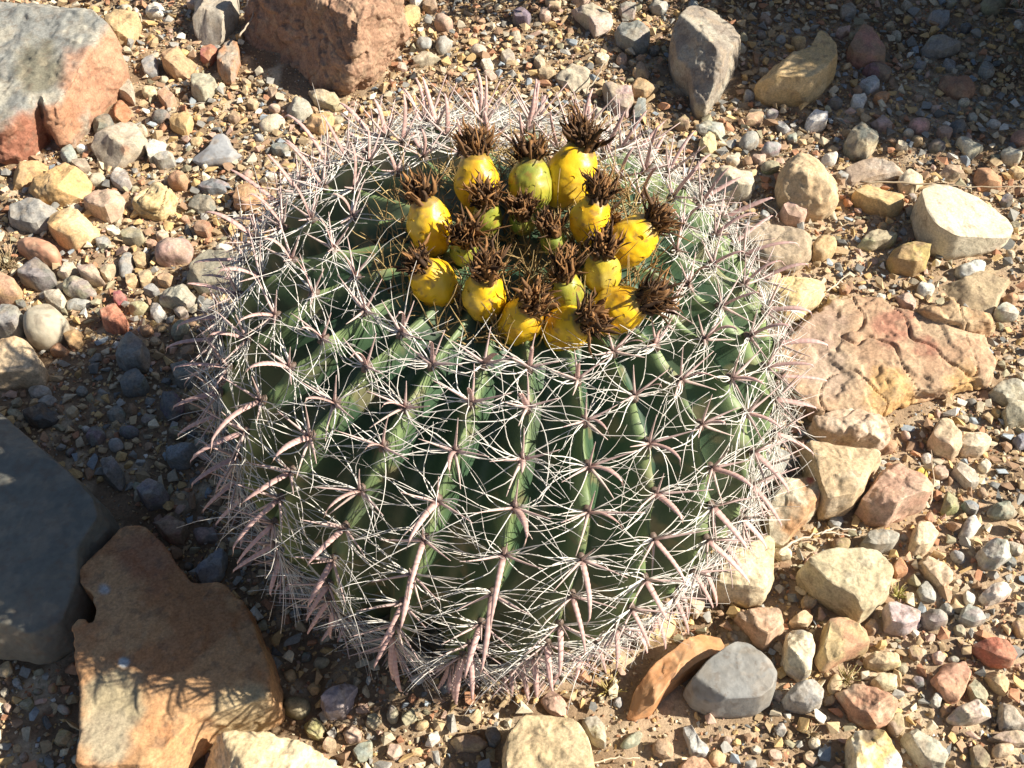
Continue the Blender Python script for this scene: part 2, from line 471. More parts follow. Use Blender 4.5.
pale blue;.48 .52 .52;-;.0;12;857,82 875,76 880,86 868,96
white;.66 .62 .55;-;.1;12;850,101 858,90 868,98 862,111 850,109
orange;.56 .28 .13;-;.1;0;872,99 880,92 891,93 885,106 876,105
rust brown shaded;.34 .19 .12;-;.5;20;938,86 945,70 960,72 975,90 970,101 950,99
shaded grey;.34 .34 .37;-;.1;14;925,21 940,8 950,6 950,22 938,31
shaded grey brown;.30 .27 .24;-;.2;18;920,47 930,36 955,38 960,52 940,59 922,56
pink;.50 .32 .25;-;.6;0;907,121 920,118 931,122 928,134 912,135
mauve;.44 .33 .29;-;.4;0;871,123 880,117 892,122 892,130 878,133
pink brown;.46 .31 .23;-;.3;0;936,131 945,125 953,132 948,141 938,139
pale triangular;.57 .54 .42;-;.0;13;955,141 978,138 983,150 972,161 962,153
pale green white;.57 .55 .44;-;.2;14;1000,153 1012,145 1022,152 1018,166 1003,163
rust triangular;.48 .26 .14;-;.0;14;973,179 980,162 1002,180 1000,191 978,190
tan brick shaped;.46 .33 .23;-;.1;12;937,176 945,166 968,167 970,178 950,183
cream;.62 .53 .38;-;.2;16;897,181 905,172 920,173 923,185 912,196 900,193
dark navy;.13 .13 .16;-;.5;0;926,149 935,138 947,147 943,153 930,154
small cream;.60 .54 .42;-;.6;0;900,136 908,128 915,135 908,139
beige cubic;.56 .50 .38;-;.0;24;709,187 715,170 752,167 755,185 750,202 715,202
pale yellow;.62 .52 .29;-;.3;0;698,146 703,132 715,138 717,150 708,156
small tan;.50 .35 .21;-;.1;0;743,123 748,114 765,113 762,125 745,127
upright tan;.53 .37 .19;-;.1;12;791,37 798,32 806,37 805,53 796,50
crumbly grey brown;.40 .33 .25;-;.2;22;602,87 615,80 630,85 633,105 628,119 612,114
olive brown;.38 .28 .16;-;.1;14;628,86 640,80 655,79 658,90 645,99 632,96
teal pointed;.23 .30 .30;-;.0;14;632,114 640,97 646,98 646,118 635,121
grey green cobble;.23 .27 .26;-;.3;24;614,31 622,23 645,23 651,38 650,50 635,55 618,43
beige;.44 .39 .29;-;.2;20;571,6 585,2 600,5 614,22 610,30 595,39 588,27 575,17
grey;.34 .32 .27;-;.2;14;618,6 628,0 637,3 634,20 622,21
beige flat;.47 .41 .31;-;.1;14;553,72 570,65 592,72 588,86 575,93 556,82
small beige;.46 .40 .29;-;.1;0;533,63 540,54 546,66 540,73
brown angular;.40 .27 .17;-;.1;0;632,73 640,62 650,70 648,81 635,81
brown slim;.38 .27 .19;-;.5;0;615,59 622,50 628,58 626,68 618,67
blue black;.15 .17 .20;-;.1;0;512,13 520,8 532,18 528,27 514,25
grey green flat;.33 .35 .29;-;.1;9;694,124 705,120 732,128 728,141 700,134
olive;.39 .34 .24;-;.2;13;412,62 425,50 443,47 443,57 428,66 413,67
white;.60 .56 .47;-;.1;0;480,61 490,57 494,68 485,73
beige;.46 .40 .31;-;.2;0;500,53 510,48 516,60 505,66
olive tan flat;.42 .36 .21;-;.0;13;307,90 315,84 333,90 345,108 335,113 316,105
grey beige;.38 .36 .29;-;.2;16;284,107 295,98 310,100 313,112 300,123 287,119
cream oval;.60 .52 .37;-;.7;14;258,126 268,116 282,116 287,122 275,133 262,134
ochre;.56 .36 .16;-;.2;17;305,122 318,114 335,115 333,130 320,137 306,130
dark grey;.20 .21 .20;-;.3;0;270,149 280,144 290,147 286,157 274,156
yellow brown;.48 .36 .18;-;.2;14;398,21 408,5 420,8 422,18 410,26
small orange;.52 .30 .16;-;.2;0;140,330 147,325 154,330 150,338 142,337
small brown;.36 .22 .14;-;.2;0;60,440 66,436 72,441 67,447
tan small;.50 .38 .22;-;.3;0;66,410 73,405 80,411 75,419 68,418
tiny white;.58 .56 .5;-;.5;0;80,428 87,425 93,430 87,434
grey pinkish;.46 .40 .34;-;.2;0;172,308 182,305 190,315 180,319
beige pink;.50 .38 .28;-;.4;0;155,232 162,228 169,233 164,241 157,240
brown red;.40 .24 .17;-;.2;0;146,240 152,237 158,243 154,249 147,247
white chip;.60 .56 .46;-;.1;0;105,228 113,225 121,230 116,236 108,234
grey chip;.34 .34 .32;-;.2;0;96,240 104,236 112,242 108,250 98,249
grey olive chip;.36 .33 .24;-;.2;0;120,233 130,228 144,234 146,244 135,246 122,242
"""

GROUP_S = 'stones scattered on the ground around the cactus'


def resample(poly, n):
    segs = []
    L = 0
    m = len(poly)
    for i in range(m):
        a, b = poly[i], poly[(i + 1) % m]
        d = math.hypot(b[0] - a[0], b[1] - a[1])
        segs.append((L, d, a, b))
        L += d
    out = []
    k = 0
    for i in range(n):
        s = L * i / n
        while k < m - 1 and s > segs[k][0] + segs[k][1]:
            k += 1
        s0, d, a, b = segs[k]
        t = (s - s0) / max(d, 1e-9)
        out.append((a[0] + (b[0] - a[0]) * t, a[1] + (b[1] - a[1]) * t))
    return out


def chaikin(poly, it, q=0.25):
    for _ in range(it):
        o = []
        m = len(poly)
        for i in range(m):
            a, b = poly[i], poly[(i + 1) % m]
            o.append((a[0] * (1 - q) + b[0] * q, a[1] * (1 - q) + b[1] * q))
            o.append((a[0] * q + b[0] * (1 - q), a[1] * q + b[1] * (1 - q)))
        poly = o
    return poly


def rock_mesh(name, foot, h, A, B, rnd, size_px, rng, smooth_mat=False, base_z=0.0, planes=None, patches=(),
              tilt=None, rough=1.0, cracks=0.0, desc_=''):
    """foot: outline on the ground in metres"""
    cx = sum(p[0] for p in foot) / len(foot)
    cy = sum(p[1] for p in foot) / len(foot)
    poly = chaikin(foot, 2 if rnd > 0.4 else 1, 0.25 if rnd > 0.4 else 0.10 + 0.1 * rnd)
    N = 36 if size_px < 30 else (64 if size_px < 60 else (120 if size_px < 130 else 170))
    K = 9 if size_px < 30 else (16 if size_px < 60 else (36 if size_px < 130 else 54))
    ring = resample(poly, N)
    span = max(max(p[0] for p in foot) - min(p[0] for p in foot), max(p[1] for p in foot) - min(p[1] for p in foot))
    small = min(max(p[0] for p in foot) - min(p[0] for p in foot), max(p[1] for p in foot) - min(p[1] for p in foot))
    pl = []
    if planes is None:
        npl = 2 if rnd > 0.6 else rng.randint(4, 7)
        for i in range(npl):
            a = rng.uniform(0, 2 * math.pi)
            ti = R(rng.uniform(18, 58)) if rnd < 0.6 else R(rng.uniform(10, 35))
            dd = span * 0.5 * rng.uniform(0.18, 0.75)
            pl.append((math.cos(a), math.sin(a), math.tan(ti), dd))
    else:
        pl = planes
    if tilt is None:
        ta = rng.uniform(0, 2 * math.pi)
        tt = math.tan(R(rng.uniform(3, 15))) * (0.5 if h < small * 0.35 else 1.0)
    else:
        ta, tt = R(tilt[0]), math.tan(R(tilt[1]))
    seed = Vector((rng.uniform(-50, 50), rng.uniform(-50, 50), rng.uniform(-50, 50)))
    # profile rings: (scale, height)
    edge = 0.045 if name == 'slab' else 0.12
    prof = [(0.86, -0.30), (0.93, 0.0)]
    for k in range(K):
        t = k / (K - 1)
        if rnd > 0.4:
            a = t * math.pi / 2
            s = max(0.0, math.cos(a)) ** 0.75 * 0.97 + 0.03
            z = 0.25 + 0.75 * math.sin(a) ** 0.9
        else:
            if t < 0.35:
                u = t / 0.35
                s = 1.0 - edge * u ** 1.6
                z = 0.2 + 0.75 * u
            else:
                u = (t - 0.35) / 0.65
                s = (1 - edge) * (1 - u)
                z = 0.95 + 0.05 * u
        prof.append((max(s, 0.02), z))
    nzs = 1.0 / max(small, 0.004)
    verts = []
    for (s, zf) in prof:
        for (x, y) in ring:
            lx, ly = (x - cx) * s, (y - cy) * s
            z = zf * h
            if zf > -0.2:
                z += (lx * math.cos(ta) + ly * math.sin(ta)) * tt * max(0, min(1, (zf - .15) * 2))
                for (pa, pb, ts, dd) in pl:
                    lim = h * 1.02 - (lx * pa + ly * pb - dd) * ts
                    if z > lim:
                        z = max(lim, -h * 0.2)
            verts.append(Vector((lx, ly, z)))
    faces = []
    nr = len(prof)
    for j in range(nr - 1):
        for i in range(N):
            i2 = (i + 1) % N
            faces.append((j * N + i, j * N + i2, (j + 1) * N + i2, (j + 1) * N + i))
    faces.append(tuple((nr - 1) * N + i for i in range(N)))
    big = size_px > 105 or cracks > 0
    if big:
        faces.append(tuple(reversed(range(N))))
        me = bpy.data.meshes.new('tmp')
        me.from_pydata([tuple(v) for v in verts], [], faces)
        ob = bpy.data.objects.new('tmp', me)
        COL.objects.link(ob)
        md = ob.modifiers.new('r', 'REMESH')
        md.mode = 'VOXEL'
        md.voxel_size = max(0.0013, span / 150)
        ev = ob.evaluated_get(bpy.context.evaluated_depsgraph_get())
        m2 = ev.to_mesh()
        verts = [v.co.copy() for v in m2.vertices]
        norms = [v.normal.copy() for v in m2.vertices]
        faces = [tuple(p.vertices) for p in m2.polygons]
        ev.to_mesh_clear()
        bpy.data.objects.remove(ob)
        bpy.data.meshes.remove(me)
    else:
        norms = []
        for v in verts:
            q = Vector((v.x, v.y, v.z * 1.2))
            norms.append(q.normalized() if q.length > 1e-6 else Vector((0, 0, 1)))
    dust = .12 if desc_.startswith(('big jagged', 'large smooth', 'large two', 'smooth grey', 'long curved')) else .28
    amp = (.5 if name == 'slab' else 1) * small * (0.035 if big else (0.06 if size_px < 40 else .04)) * rough
    out, cols = [], []
    fr = noise.fractal
    for v, n in zip(verts, norms):
        q = v * nzs * 2.2 + seed
        d = amp * fr(q, 0.9, 2.1, 4)
        if not big and size_px > 34:
            d += min(1, rough) * (0.0011 * fr(v * 75 + seed, 0.8, 2.2, 3) + 0.0008 * (sstep(-.06, .06, fr(v * 50 - seed, 1.0, 2.2, 2)) - .5))
        if big:
            # stepped chips and pits
            e = fr(v * 55 + seed, 0.9, 2.2, 4)
            d += rough * (0.0014 * e + 0.0020 * (sstep(-.08, .08, fr(v * 34 - seed, 1.0, 2.2, 3)) - .5))
            d += rough * 0.0007 * noise.noise(v * 420 + seed)
            if cracks:
                w_ = Vector((noise.noise(v * 18), noise.noise(v * 18 + Vector((9, 2, 5))), 0)) * .02
                rg = abs(noise.noise((v + w_) * Vector((26, 17, 20)) + seed))
                d -= cracks * (1 - sstep(0.0, 0.035, rg))
        p = v + n * d
        out.append((cx + p.x, cy + p.y, base_z + p.z))
        cn = fr(p * max(nzs * 1.3, 28) + seed * 1.7, 0.8, 2.0, 4)
        c = lerp3(A, B, sstep(-0.15, 0.45, cn))
        f = 1 + 0.15 * fr(p * 170 + seed, 0.7, 2.1, 3)
        c = (c[0] * f, c[1] * f, c[2] * f)
        if patches:
            ipx, ipy = proj(Vector((cx + p.x, cy + p.y, base_z + p.z)))
            for (px_, py_, pr, pc) in patches:
                dd_ = math.hypot(ipx - px_, ipy - py_) / pr + 0.45 * cn
                c = lerp3(c, tuple(x_ * f for x_ in pc), 1 - sstep(0.6, 1.2, dd_))
        # dust and mineral stains
        dn = fr(p * 75 - seed, 0.8, 2.2, 3)
        c = lerp3(c, (.46, .35, .23), dust * sstep(.12, .3, dn))
        c = lerp3(c, (.15, .11, .08), .40 * sstep(.36, .46, fr(p * 120 + seed * .3, 0.7, 2.2, 3)))
        cols.append(c)
    b = MB()
    b.add(out, faces, cols)
    return b, (cx, cy, base_z)


PATCH = {
    'large two-toned': [(95, 85, 40, (.40, .22, .14)), (60, 128, 32, (.38, .20, .12)), (15, 150, 36, (.32, .14, .09)), (115, 50, 22, (.42, .25, .16)),
                        (38, 70, 26, (.17, .16, .12))],
    'big jagged': [(115, 700, 36, (.36, .30, .19)), (105, 740, 30, (.38, .32, .22)), (105, 590, 9, (.42, .42, .42)), (124, 662, 6, (.4, .45, .48)), (240, 715, 40, (.50, .38, .22)),
                   (140, 560, 30, (.36, .17, .09))],
    'wide cracked': [(898, 326, 22, (.36, .185, .125)), (925, 345, 14, (.36, .18, .12)), (890, 398, 30, (.54, .34, .15)), (965, 388, 20, (.54, .34, .15)), (830, 370, 30, (.46, .34, .25)), (820, 320, 30, (.38, .27, .2))],
    'yellow and white': [(900, 765, 14, (.78, .74, .66)), (868, 735, 8, (.2, .15, .1))],
    'mottled grey': [(810, 480, 5, (.35, .12, .08))],
    'long beige': [(125, 150, 5, (.36, .22, .15))],
    'smooth grey faceted': [],
    'dark green faceted': [(850, 135, 9, (.50, .43, .3))],
}
TILT = {'rough brown boulder': (20, 10), 'dark grey brown': (200, 16), 'smooth grey faceted': (60, 8), 'big jagged': (250, 6), 'salmon pink': (300, 14), 'big khaki': (120, 10),
        'long curved': (45, 5), 'cream yellow block': (0, 8), 'large smooth grey': (60, 5)}
# cut planes: direction x, direction y, slope, distance from the centre
PLANES = {
    'wide cracked': [(0.9, 0.4, 0.25, 0.07), (-0.8, 0.6, 0.3, 0.06)], 'big flat cream': [(-0.9, -0.3, 0.9, 0.05), (0.4, 0.9, 0.3, 0.03)],
    'rough brown boulder': [(-0.70, -0.71, 2.4, 0.0), (0.9, -0.3, 0.9, 0.055), (0.2, 0.9, 0.6, 0.03)],
    'smooth grey faceted': [(-0.6, -0.8, 1.6, 0.018), (0.9, 0.3, 0.7, 0.02), (0.2, 0.95, 0.5, 0.012), (-0.9, 0.3, 0.8, 0.02), (0.5, -0.85, 1.4, 0.02)],
    'big jagged': [(-0.9, -0.3, 0.9, 0.062), (0.9, 0.3, 0.2, 0.06)],
    'dark grey brown': [(-0.8, -0.5, 1.1, 0.012), (0.95, 0.1, 0.5, 0.02), (0.1, -0.95, 0.7, 0.03)],
    'two lobed': [(-0.8, 0.5, 1.2, 0.012), (0.7, -0.6, 0.5, 0.02)],
    'cream yellow block': [(-0.95, -0.1, 1.3, 0.022), (0.8, 0.5, 0.4, 0.03)],
    'large smooth grey': [(0.6, -0.75, 0.35, 0.03), (0.3, 0.9, 0.4, 0.05)],
}
ROUGHK = {'rough brown boulder': 1.6, 'wide cracked': 1.1, 'large smooth grey': 0.35, 'smooth grey faceted': 0.3, 'blue grey heart': 0.3, 'long curved': 0.8,
          'broad smooth': 0.4, 'big flat cream': 0.6, 'big jagged': 0.6, 'dark grey brown': 0.6}
SMOOTHM = ('large smooth grey', 'smooth grey faceted', 'blue grey heart', 'broad smooth', 'long curved', 'terracotta')


CRACKS = {'wide cracked': .0042, 'rough brown boulder': .002, 'yellow tan stone': .004, 'broken pale': .002, 'brown crumbling': .003}


def look(d, desc, default):
    for k, v in d.items():
        if desc.startswith(k):
            return v
    return default


stones = []      # dicts: desc, px, py, size, landmark, ob
occupied = []    # x, y, radius on the ground
for ln in ROCKS.strip().split('\n'):
    f = ln.split(';')
    lm = f[0].startswith('!')
    if lm:
        kind, desc = f[0][1:], f[1]
        f = f[1:]
    else:
        kind, desc = None, f[0]
    A = tuple(float(v) for v in f[1].split())
    B = tuple(float(v) for v in f[2].split()) if f[2] != '-' else None
    def dusty(c):
        l = c[0] * .3 + c[1] * .59 + c[2] * .11
        k = .5 if c[2] > c[0] else .10
        return lerp3(c, (l * 1.10, l * 1.0, l * .84), k)
    A = dusty(A)
    B = dusty(B) if B else None
    rnd = float(f[3])
    hh = float(f[4]) / 1000
    pts = [tuple(float(v) for v in p.split(',')) for p in f[5].split()]
    rng = random.Random(desc + str(pts[0]))
    if B is None:
        k = rng.uniform(0.85, 1.3)
        B = (min(.75, A[0] * k + rng.uniform(-.03, .05)), min(.72, A[1] * k + rng.uniform(-.03, .04)), min(.7, A[2] * k + rng.uniform(-.03, .04)))
    xs = [p[0] for p in pts]
    ys = [p[1] for p in pts]
    size_px = max(max(xs) - min(xs), max(ys) - min(ys))
    mpp = (at((min(xs) + max(xs)) / 2 + 1, max(ys)) - at((min(xs) + max(xs)) / 2, max(ys))).length
    minor = min(max(xs) - min(xs), (max(ys) - min(ys)) * 1.15)
    if hh == 0:
        hh = 0.62 * minor * mpp
    y0, y1 = min(ys), max(ys)
    foot = []
    for (px, py) in pts:
        t = (y1 - py) / max(1, y1 - y0)
        p = at(px, py, hh * (0.12 + 0.55 * t))
        foot.append((p.x, p.y))
    cxm = sum(p[0] for p in foot) / len(foot)
    cym = sum(p[1] for p in foot) / len(foot)
    sm = any(desc.startswith(s) for s in SMOOTHM)
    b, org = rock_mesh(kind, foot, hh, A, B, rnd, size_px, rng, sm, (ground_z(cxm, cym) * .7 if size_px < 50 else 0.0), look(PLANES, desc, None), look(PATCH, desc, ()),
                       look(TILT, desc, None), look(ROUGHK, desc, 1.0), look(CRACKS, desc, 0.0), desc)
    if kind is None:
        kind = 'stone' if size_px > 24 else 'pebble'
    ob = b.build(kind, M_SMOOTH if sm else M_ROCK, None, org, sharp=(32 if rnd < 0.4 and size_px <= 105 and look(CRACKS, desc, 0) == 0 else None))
    stones.append(dict(desc=desc, px=sum(xs) / len(xs), py=sum(ys) / len(ys), size=size_px, lm=lm, ob=ob, kind=kind))
    poly_r = sum(math.hypot(p[0] - cxm, p[1] - cym) for p in foot) / len(foot)
    occupied.append((cxm, cym, poly_r, foot))


# ------------------------------------------------------------------ small pebbles and gravel
def inside(foot, x, y):
    c = False
    n = len(foot)
    j = n - 1
    for i in range(n):
        xi, yi = foot[i]
        xj, yj = foot[j]
        if (yi > y) != (yj > y) and x < (xj - xi) * (y - yi) / (yj - yi) + xi:
            c = not c
        j = i
    return c


occ, occ_n = {}, []


def blocked(x, y, r, shrink=0.75):
    if math.hypot(x - BODY_C.x, y - BODY_C.y) < 0.15 + r:
        return True
    if len(occ_n) == 0 or occ_n[0] != len(occupied):
        occ_n[:] = [len(occupied)]
        occ.clear()
        for o_ in occupied:
            e = o_[2] * 2.2 + .01
            for ia in range(int(math.floor((o_[0] - e) / .05)), int(math.floor((o_[0] + e) / .05)) + 1):
                for ib in range(int(math.floor((o_[1] - e) / .05)), int(math.floor((o_[1] + e) / .05)) + 1):
                    occ.setdefault((ia, ib), []).append(o_)
    for (cx, cy, rr, foot) in occ.get((int(math.floor(x / .05)), int(math.floor(y / .05))), ()):
        d = math.hypot(x - cx, y - cy)
        if d < rr * 2.2 + r:
            if inside(foot, x, y) or d < rr * 0.8 + r * shrink:
                return True
    return False


PAL = [('tan', (.50, .37, .22)), ('cream', (.62, .53, .38)), ('ochre', (.58, .40, .19)), ('grey', (.33, .32, .29)), ('dark grey', (.19, .19, .18)),
       ('blue grey', (.30, .34, .37)), ('rust', (.46, .24, .14)), ('brown', (.38, .25, .16)), ('olive', (.34, .31, .21)), ('white', (.66, .63, .56)),
       ('pink', (.52, .36, .28)), ('beige', (.47, .41, .31))]


def hull_stone(rng, n=11, sq=0.7, bev=True):
    bm = bmesh.new()
    for i in range(n):
        v = Vector((rng.gauss(0, 1), rng.gauss(0, 1), rng.gauss(0, 1))).normalized() * rng.uniform(0.82, 1.0)
        bm.verts.new((v.x, v.y * rng.uniform(.75, 1), v.z * sq * rng.uniform(.7, 1.1)))
    r = bmesh.ops.convex_hull(bm, input=bm.verts)
    bmesh.ops.delete(bm, geom=[e for e in r['geom_interior'] if isinstance(e, bmesh.types.BMVert)], context='VERTS')
    if bev:
        bmesh.ops.bevel(bm, geom=list(bm.edges), offset=0.06, segments=1, affect='EDGES')
    bmesh.ops.triangulate(bm, faces=list(bm.faces))
    bm.verts.ensure_lookup_table()
    bm.verts.index_update()
    vs_ = np.array([v.co[:] for v in bm.verts], dtype=np.float32)
    fs_ = np.array([[v.index for v in f_.verts] for f_ in bm.faces], dtype=np.int32)
    bm.free()
    return vs_, fs_


rngp = random.Random(31)
protos = [hull_stone(rngp, rngp.randint(7, 11), rngp.uniform(.35, .8), k % 3 == 0) for k in range(24)]

# pebbles counted one by one
NPEB = 190
tries = 0
made = 0
while made < NPEB and tries < 20000:
    tries += 1
    px, py = rngp.uniform(4, 1020), rngp.uniform(4, 764)
    sp = rngp.choice([13, 14, 15, 17, 19, 22, 25]) * (1 if made < 110 else .85)
    p = at(px, py)
    if 190 < px < 810 and 85 < py < 715 and ((px - 500) / 310) ** 2 + ((py - 400) / 320) ** 2 < 1:
        continue
    mpp = (at(px + 1, py) - p).length
    r = sp * 0.5 * mpp
    if blocked(p.x, p.y, r, 1.0):
        continue
    dark = px < 215 and 350 < py < 600  # inside the cactus shadow: darker, warmer pebble colours deepen the shade
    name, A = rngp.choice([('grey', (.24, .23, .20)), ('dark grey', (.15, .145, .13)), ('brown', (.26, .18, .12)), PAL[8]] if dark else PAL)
    foot = []
    a0 = rngp.uniform(0, 6.28)
    el = rngp.uniform(0.65, 1.0)
    nn = rngp.randint(5, 8)
    for i in range(nn):
        a = 2 * math.pi * i / nn + rngp.uniform(-.25, .25)
        qx, qy = r * math.cos(a) * rngp.uniform(.85, 1.1), r * el * math.sin(a) * rngp.uniform(.85, 1.1)
        foot.append((p.x + qx * math.cos(a0) - qy * math.sin(a0), p.y + qx * math.sin(a0) + qy * math.cos(a0)))
    l_ = A[0] * .3 + A[1] * .59 + A[2] * .11
    A = lerp3(A, (l_ * 1.1, l_, l_ * .84), .5 if A[2] > A[0] else .22)
    rnd = rngp.choice([0.1, 0.1, 0.2, 0.7])
    k = rngp.uniform(.9, 1.15)
    B = tuple(min(.75, c * k + rngp.uniform(-.03, .04)) for c in A)
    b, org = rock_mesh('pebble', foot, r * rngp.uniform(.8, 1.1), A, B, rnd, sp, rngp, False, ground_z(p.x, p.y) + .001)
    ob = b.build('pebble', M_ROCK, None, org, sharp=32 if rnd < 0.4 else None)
    shape = 'rounded' if rnd > .5 else ('slim' if el < .75 else ('chunky' if nn > 6 else 'angular'))
    stones.append(dict(desc='small ' + shape + ' ' + name, px=px, py=py, size=sp, lm=False, ob=ob, kind='pebble'))
    occupied.append((p.x, p.y, r, foot))
    made += 1

# gravel too fine to count, in one mesh
V, F, C = [], [], []
off = 0
npr = [(v, f_) for v, f_ in protos]
rg = np.random.RandomState(5)
tiny = [hull_stone(rngp, rngp.randint(7, 9), .75, False) for _ in range(8)]
cell = {}


def crowded(x, y, r):
    ix, iy = int(math.floor(x / .014)), int(math.floor(y / .014))
    for a in (-1, 0, 1):
        for b_ in (-1, 0, 1):
            for (qx, qy, qr) in cell.get((ix + a, iy + b_), ()):
                if math.hypot(x - qx, y - qy) < (r + qr) * .66:
                    return True
    return False


for (count, r0, r1, kindp) in ((26000, .0060, .0098, npr), (52000, .0044, .0078, npr), (90000, .0026, .0044, npr), (130000, .0011, .0026, tiny)):
    for i in range(count):
        x, y = float(rg.uniform(-0.88, 0.88)), float(rg.uniform(-0.38, 1.02))
        r = r0 + (r1 - r0) * rg.rand() ** 1.3
        den = noise.noise(Vector((x * 5, y * 5, 4))) + 0.35 * noise.noise(Vector((x * 19, y * 19, 8)))
        lim = -2 if (x < -0.12 or y > .36) else -.36
        if r > 0.0026 and den < lim:
            continue
        if math.hypot(x, y) < 0.125:
            continue
        if r > 0.0018 and blocked(x, y, r, 0.5):
            continue
        if r > .0026:
            if crowded(x, y, r):
                continue
            cell.setdefault((int(math.floor(x / .014)), int(math.floor(y / .014))), []).append((x, y, r))
        vs_, fs_ = kindp[rg.randint(len(kindp))]
        ax = Vector(rg.normal(size=3)).normalized()
        m3 = np.array(Matrix.Rotation(rg.uniform(0, 6.28), 3, 'Z') @ Matrix.Rotation(rg.normal() * 0.5, 3, ax))
        z = ground_z(x, y) + r * rg.uniform(0.3, 0.9)
        st_ = np.array([rg.uniform(.8, 1.25), rg.uniform(.75, 1.1), rg.uniform(.7, 1.05)])
        vv = (vs_ * r * st_) @ m3.T + np.array([x, y, z])
        V.append(vv)
        F.append(fs_ + off)
        off += len(vs_)
        if r < .0026:
            ci = rg.choice(12, p=[.33, .12, .17, .06, .02, .01, .08, .14, .02, .02, .02, .01])
        else:
            ci = rg.choice(12, p=[.19, .11, .15, .09, .06, .04, .09, .11, .05, .02, .05, .04])
        c = np.array(PAL[ci][1]) * rg.uniform(.75, 1.15)
        C.append(np.tile(np.append(np.clip(c, 0, .75), 1.0), (len(vs_), 1)))
V = np.concatenate(V)
C = np.concatenate(C).astype(np.float32)
me = bpy.data.meshes.new('gravel')
F = np.concatenate(F)
me.vertices.add(len(V))
me.vertices.foreach_set('co', V.astype(np.float32).ravel())
me.loops.add(F.size)
me.loops.foreach_set('vertex_index', F.ravel())
me.polygons.add(len(F))
me.polygons.foreach_set('loop_start', np.arange(0, F.size, 3, dtype=np.int32))
me.update(calc_edges=True)
me.validate()
me.shade_flat()
me.materials.append(M_GRAVEL)
ca = me.color_attributes.new('Col', 'FLOAT_COLOR', 'POINT')
ca.data.foreach_set('color', C.ravel())
gv = bpy.data.objects.new('gravel', me)
COL.objects.link(gv)
tag(gv, 'fine tan and grey gravel strewn over the sandy soil', 'gravel', kind='stuff')

# ------------------------------------------------------------------ the barrel cactus
NR = 25
PROF = [(0.0, .302), (.03, .303), (.065, .307), (.10, .304), (.14, .288), (.174, .255), (.192, .212), (.197, .170), (.190, .120), (.173, .068),
        (.150, .020), (.132, -.03)]


def catmull(P, t):
    n = len(P) - 1
    x = max(0.0, min(0.9999, t)) * n
    i = int(x)
    u = x - i
    p0, p1, p2, p3 = P[max(i - 1, 0)], P[i], P[i + 1], P[min(i + 2, n)]
    return tuple(0.5 * ((2 * p1[k]) + (-p0[k] + p2[k]) * u + (2 * p0[k] - 5 * p1[k] + 4 * p2[k] - p3[k]) * u * u +
                        (-p0[k] + 3 * p1[k] - 3 * p2[k] + p3[k]) * u ** 3) for k in range(2))


NSAMP = 400
PROF = [(r_ * .975, z_) for r_, z_ in PROF]
prof_pts = [catmull(PROF, i / NSAMP) for i in range(NSAMP + 1)]
arc = [0.0]
for i in range(NSAMP):
    arc.append(arc[-1] + math.hypot(prof_pts[i + 1][0] - prof_pts[i][0], prof_pts[i + 1][1] - prof_pts[i][1]))
LARC = arc[-1]


def prof_at(s):
    s = max(0, min(LARC * 0.9999, s))
    lo, hi = 0, NSAMP
    while hi - lo > 1:
        m_ = (lo + hi) // 2
        if arc[m_] <= s:
            lo = m_
        else:
            hi = m_
    u = (s - arc[lo]) / (arc[hi] - arc[lo])
    a, b = prof_pts[lo], prof_pts[hi]
    dr, dz = b[0] - a[0], b[1] - a[1]
    L = math.hypot(dr, dz)
    return a[0] + dr * u, a[1] + dz * u, dr / L, dz / L


TWIST = R(-20)
AX = Matrix.Rotation(R(5.0), 3, 'Y') @ Matrix.Rotation(R(-1), 3, 'X')
PIV = Vector((0, 0, 0.10))


def surf(theta0, s, depth):
    """theta0: rib angle before twist; depth: 0 on the crest, 1 in the groove"""
    r, z, tr, tz = prof_at(s)
    th = theta0 + TWIST * (s / LARC) ** 1.0
    er = Vector((math.cos(th), math.sin(th), 0))
    n = er * (-tz) + Vector((0, 0, 1)) * tr
    t = er * tr + Vector((0, 0, 1)) * tz
    D = 0.026 * sstep(0.03, 0.16, s) * (1 - 0.25 * sstep(LARC * .75, LARC, s))
    p = er * r + Vector((0, 0, z)) - n * (D * depth)
    p = AX @ (p - PIV) + PIV
    return p, AX @ n, AX @ t


SP = 0.0282
rngc = random.Random(3)
TH_OFF = R(-82)
rib_phase = [rngc.uniform(0, 1) for _ in range(NR)]
rib_areoles = []
for k in range(NR):
    s = 0.101 - .018 * sstep(.2, .9, math.sin(TH_OFF + 2 * math.pi * k / NR)) + SP * (0.5 * (k % 2) + 0.3 * rib_phase[k]) * 0.6
    lst = []
    while s < LARC - 0.040:
        lst.append(s)
        s += SP * rngc.uniform(.9, 1.1) * (0.92 + 0.16 * sstep(.1, .3, s))
    rib_areoles.append(lst)

